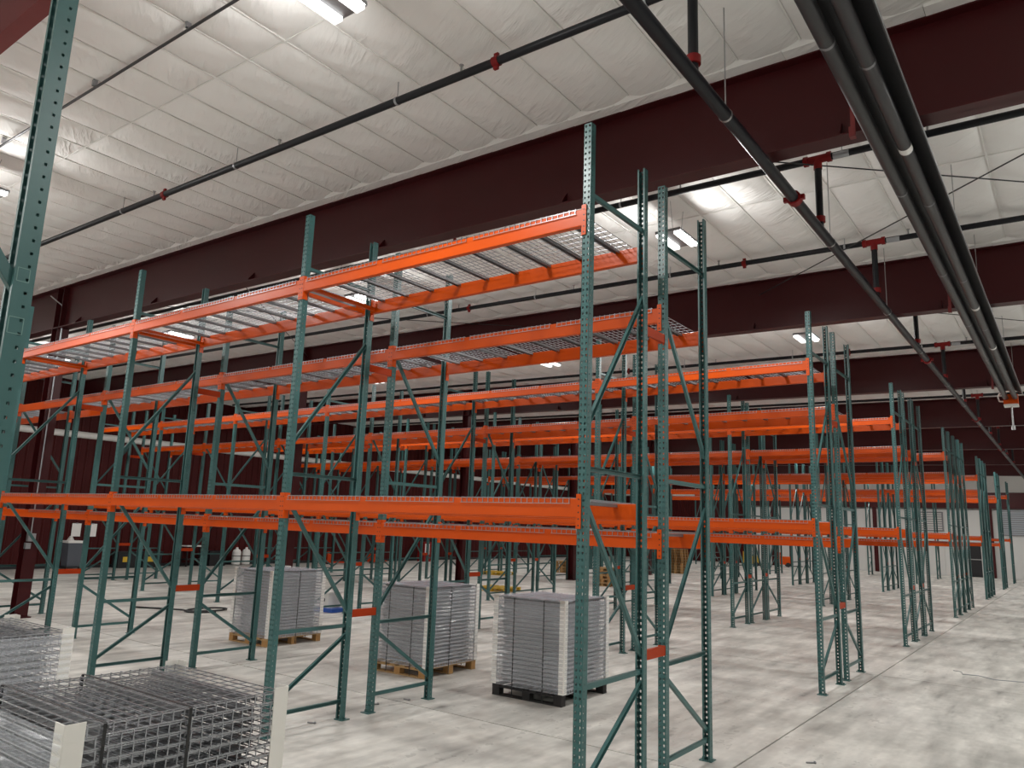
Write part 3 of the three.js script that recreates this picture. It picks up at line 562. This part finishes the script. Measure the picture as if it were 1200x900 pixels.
// ───────────────────────── things along the far walls and on the floor ─────────────────────────
{ const t = thing('trash_bin', 'grey wheeled trash bin with white liner by the maroon wall', 'bin', [-30.9, 0, -13.9]);
  mesh('bin_body', new MB().hexa([V(-0.24, 0.12, 0.24), V(0.24, 0.12, 0.24), V(0.24, 0.12, -0.24), V(-0.24, 0.12, -0.24), V(-0.31, 1.0, 0.31), V(0.31, 1.0, 0.31), V(0.31, 1.0, -0.31), V(-0.31, 1.0, -0.31)]), M.grey, t);
  mesh('base', new MB().box(0, 0.09, 0, 0.55, 0.06, 0.55).tube(V(0.2, 0.06, 0.2), V(0.2, 0.06, 0.26), 0.06, 10).tube(V(0.2, 0.06, -0.2), V(0.2, 0.06, -0.26), 0.06, 10), M.black, t);
  mesh('liner', new MB().box(0, 1.02, 0, 0.66, 0.08, 0.66).tube(V(-0.05, 1.05, 0.1), V(0, 1.22, 0.12), 0.14, 8, true, 0.05), M.white, t); }
[['left', -16.0], ['middle', -17.0], ['right', -20.0]].forEach(([w, z], i) => {
  const t = thing('storage_tote', `black storage tote on the floor by the maroon wall, ${w} one`, 'tote', [-31.0, 0, z], 0, 'black totes by the maroon wall');
  mesh('tote_body', new MB().hexa([V(-0.25, 0, 0.38), V(0.25, 0, 0.38), V(0.25, 0, -0.38), V(-0.25, 0, -0.38), V(-0.28, 0.6, 0.42), V(0.28, 0.6, 0.42), V(0.28, 0.6, -0.42), V(-0.28, 0.6, -0.42)]), M.black, t);
  mesh('lid', new MB().box(0, 0.62, 0, 0.6, 0.05, 0.88), M.black, t); if (i < 2) mesh('label_plate', new MB().box(0.285, 0.34, 0.1, 0.01, 0.2, 0.26), M.yellow, t); });
{ const t = thing('work_cart', 'black cart with a white top by the maroon wall', 'cart', [-30.9, 0, -18.9]);
  mesh('cart_top', new MB().box(0, 0.86, 0, 0.5, 0.04, 0.95), M.white, t); mesh('shelf', new MB().box(0, 0.3, 0, 0.48, 0.04, 0.9), M.black, t);
  for (const x of [-0.22, 0.22]) for (const z of [-0.42, 0.42]) mesh('leg', new MB().box(x, 0.47, z, 0.04, 0.76, 0.04).tube(V(x, 0.05, z - 0.015), V(x, 0.05, z + 0.015), 0.05, 8), M.black, t); }
for (const [i, z] of [[0, -21.1], [1, -21.6]]) { const t = thing('white_tank', `white upright tank strapped to a dark stand, ${i ? 'right' : 'left'} one of the pair`, 'tank', [-31.0, 0, z], 0, 'white tanks by the maroon wall');
  const prof = [[0.001, 0.02], [0.17, 0.02], [0.19, 0.06], [0.19, 0.58], [0.15, 0.68], [0.06, 0.72], [0.05, 0.8], [0.001, 0.8]].map(([x, y]) => new THREE.Vector2(x, y));
  mesh('tank_body', new THREE.LatheGeometry(prof, 14), M.white, t); mesh('valve', new MB().tube(V(0, 0.8, 0), V(0, 0.88, 0), 0.03, 8).bar(V(-0.05, 0.86, 0), V(0.05, 0.86, 0), 0.02, 0.02), M.red, t); mesh('strap_ring', new MB().tube(V(0, 0.4, 0), V(0, 0.43, 0), 0.195, 14, false), M.black, t); }
function palletJack(label, x, z, turn, mat) {
  const t = thing('pallet_jack', label, 'pallet jack', [x, 0, z], turn, 'pallet jacks by the far left wall');
  for (const s of [-1, 1]) mesh('fork', new MB().box(0.55, 0.1, s * 0.19, 1.15, 0.06, 0.16).tube(V(1.0, 0.05, s * 0.19 - 0.04), V(1.0, 0.05, s * 0.19 + 0.04), 0.05, 8), mat, t);
  mesh('pump_body', new MB().box(-0.1, 0.28, 0, 0.22, 0.42, 0.4).tube(V(-0.12, 0.3, 0), V(-0.12, 0.62, 0), 0.07, 10), mat, t);
  mesh('handle', new MB().path([V(-0.18, 0.45, 0), V(-0.45, 1.15, 0)], 0.02, 8).path([V(-0.45, 1.15, -0.14), V(-0.5, 1.25, -0.14), V(-0.5, 1.25, 0.14), V(-0.45, 1.15, 0.14), V(-0.45, 1.15, -0.14)], 0.016, 6), M.black, t);
  mesh('wheel', new MB().tube(V(-0.14, 0.09, -0.06), V(-0.14, 0.09, 0.06), 0.09, 12), M.black, t);
}
palletJack('orange pallet jack parked along the far left wall, left of the pair', -30.2, -25.9, 1.2, M.orangeDark);
palletJack('orange pallet jack parked along the far left wall, right of the pair', -30.0, -28.6, 1.9, M.orangeDark);
{ const t = thing('red_cabinet', 'small red and white cabinet standing by the far left wall', 'cabinet', [-30.6, 0, -33.2]); mesh('cabinet_body', new MB().box(0, 0.55, 0, 0.5, 1.1, 0.6), M.red, t); mesh('cabinet_front', new MB().box(0.26, 0.7, 0.05, 0.02, 0.6, 0.36), M.white, t); mesh('feet', new MB().box(0, 0.02, 0.25, 0.4, 0.04, 0.05).box(0, 0.02, -0.25, 0.4, 0.04, 0.05), M.black, t); }
makePallet(1.2, 1.0, M.yellow, M.yellow, 'yellow_pallet', 'yellow painted pallet lying far back on the floor beyond the middle stacks', 'pallet', [-21.4, 0, -28.2], 0.1, 'yellow pallets on the floor');
makePallet(1.2, 1.0, M.yellow, M.yellow, 'yellow_pallet', 'yellow painted pallet lying on the floor nearer, beyond the black pallet stack', 'pallet', [-16.2, 0, -21.4], 0.1, 'yellow pallets on the floor');
for (const [nm, x, z, n, w] of [['lower', -15.2, -26.78, 5, 0.7], ['tallest', -17.5, -38.7, 9, 0.8], ['leftmost', -20.8, -32.6, 4, 0.7]]) for (let k = 0; k < n; k++)
  makePallet(w, 0.8, M.wood, M.woodEnd, 'spare_pallet', `pale wooden pallet, ${ORDN[k]} from the floor in the ${nm} far pallet pile`, 'pallet', [x + rr(-0.02, 0.02), k * 0.142, z - 0.4 + rr(-0.02, 0.02)], rr(-0.02, 0.02), `pallets in the ${nm} far pile`);
for (const [i, x, z, m] of [[0, -18.6, -53.6, M.yellow], [1, -17.1, -55.8, M.orange]]) { const t = thing('lift_truck', i ? 'small orange lift truck parked by the far white wall' : 'small yellow lift truck parked near the far wall', 'lift truck', [x, 0, z], 0.4);
  mesh('truck_body', new MB().box(0, 0.45, 0, 1.0, 0.55, 0.7).box(-0.3, 0.85, 0, 0.4, 0.3, 0.6), m, t); mesh('mast', new MB().box(0.55, 0.8, -0.2, 0.06, 1.5, 0.06).box(0.55, 0.8, 0.2, 0.06, 1.5, 0.06).box(0.55, 1.5, 0, 0.06, 0.06, 0.46), M.black, t);
  for (const s of [-1, 1]) { mesh('fork', new MB().box(0.95, 0.08, s * 0.18, 0.8, 0.04, 0.1), M.black, t); for (const q of [-0.35, 0.35]) mesh('wheel', new MB().tube(V(q, 0.16, s * 0.3), V(q, 0.16, s * 0.38), 0.16, 12), M.black, t); } }
{ const t = thing('machine_box', 'pale grey box on a blue tray on the floor beside the left wire deck stack', 'box', [-14.95, 0, -13.2 + 0.35], 0.1);
  mesh('tray', new MB().box(0.1, 0.05, 0, 0.6, 0.09, 0.5), M.blue, t); mesh('box_body', new MB().box(-0.06, 0.27, -0.03, 0.5, 0.34, 0.42), M.wall, t); mesh('box_lid', new MB().box(-0.06, 0.455, -0.03, 0.53, 0.03, 0.45), M.white, t); mesh('logo', new MB().box(0.05, 0.28, 0.183, 0.06, 0.07, 0.004), M.black, t); }
{ { const w = thing('floor_wire', 'short bent wire lying on the open concrete at right', 'wire', [-1.6, 0.006, -15.4]); mesh('wire', new MB().path([V(-0.35, 0, -0.35), V(-0.22, 0, -0.3), V(-0.18, 0, -0.05), V(0.05, 0, -0.1), V(0.3, 0, 0.12), V(0.7, 0, 0.0)], 0.007, 5), M.galv, w); }
  const t = thing('cable_loop', 'loop of black cable lying on the floor left of the left stack', 'cable', [-16.5, 0.02, -10.6]); const pts = []; for (let i = 0; i <= 26; i++) { const a = i / 26 * Math.PI * 2.6; pts.push(V(Math.cos(a) * (0.34 + 0.02 * i / 26) - i * 0.004, 0.004 * (i / 26) * 6, Math.sin(a) * 0.5)); } pts.push(V(-0.9, 0, 0.6), V(-1.5, 0, 0.9)); mesh('cable', new MB().path(pts, 0.022, 6), M.black, t); }
for (const [n, x, z, a] of [['left of the second frame rear foot', -6.95, -5.88, 0.4], ['between the second frame pair feet', -7.1, -6.97, 1.2], ['in front of the middle stack', -7.0, -7.42, 0.1], ['beside the right front post', -2.32, -8.3, 0.7]]) { const t = thing('anchor_bolt', `loose dark anchor bolt on the concrete ${n}`, 'bolt', [x, 0.009, z], a); mesh('shank', new MB().tube(V(-0.05, 0, 0), V(0.05, 0, 0), 0.008, 6), M.galvDark, t); mesh('nut', new MB().tube(V(0.03, 0, 0), V(0.045, 0, 0), 0.016, 6), M.galvDark, t); }
for (const [i, z] of [[0, -14.18], [1, -14.78]]) { const t = thing('paper_sheet', `white paper sheet hung on the maroon wall, ${i ? 'right' : 'left'} one of two`, 'paper', [X0 + 0.05, 1.2, z], 0, 'white sheets on the maroon wall'); mesh('sheet', new MB().box(0, 0.25, 0, 0.004, 0.5, 0.34), M.white, t); mesh('tape', new MB().box(0.003, 0.5, 0, 0.002, 0.04, 0.1), M.galv, t); }

scene.traverse((o) => { if (o.isMesh) { o.castShadow = true; o.receiveShadow = true; } });
renderer.render(scene, camera);
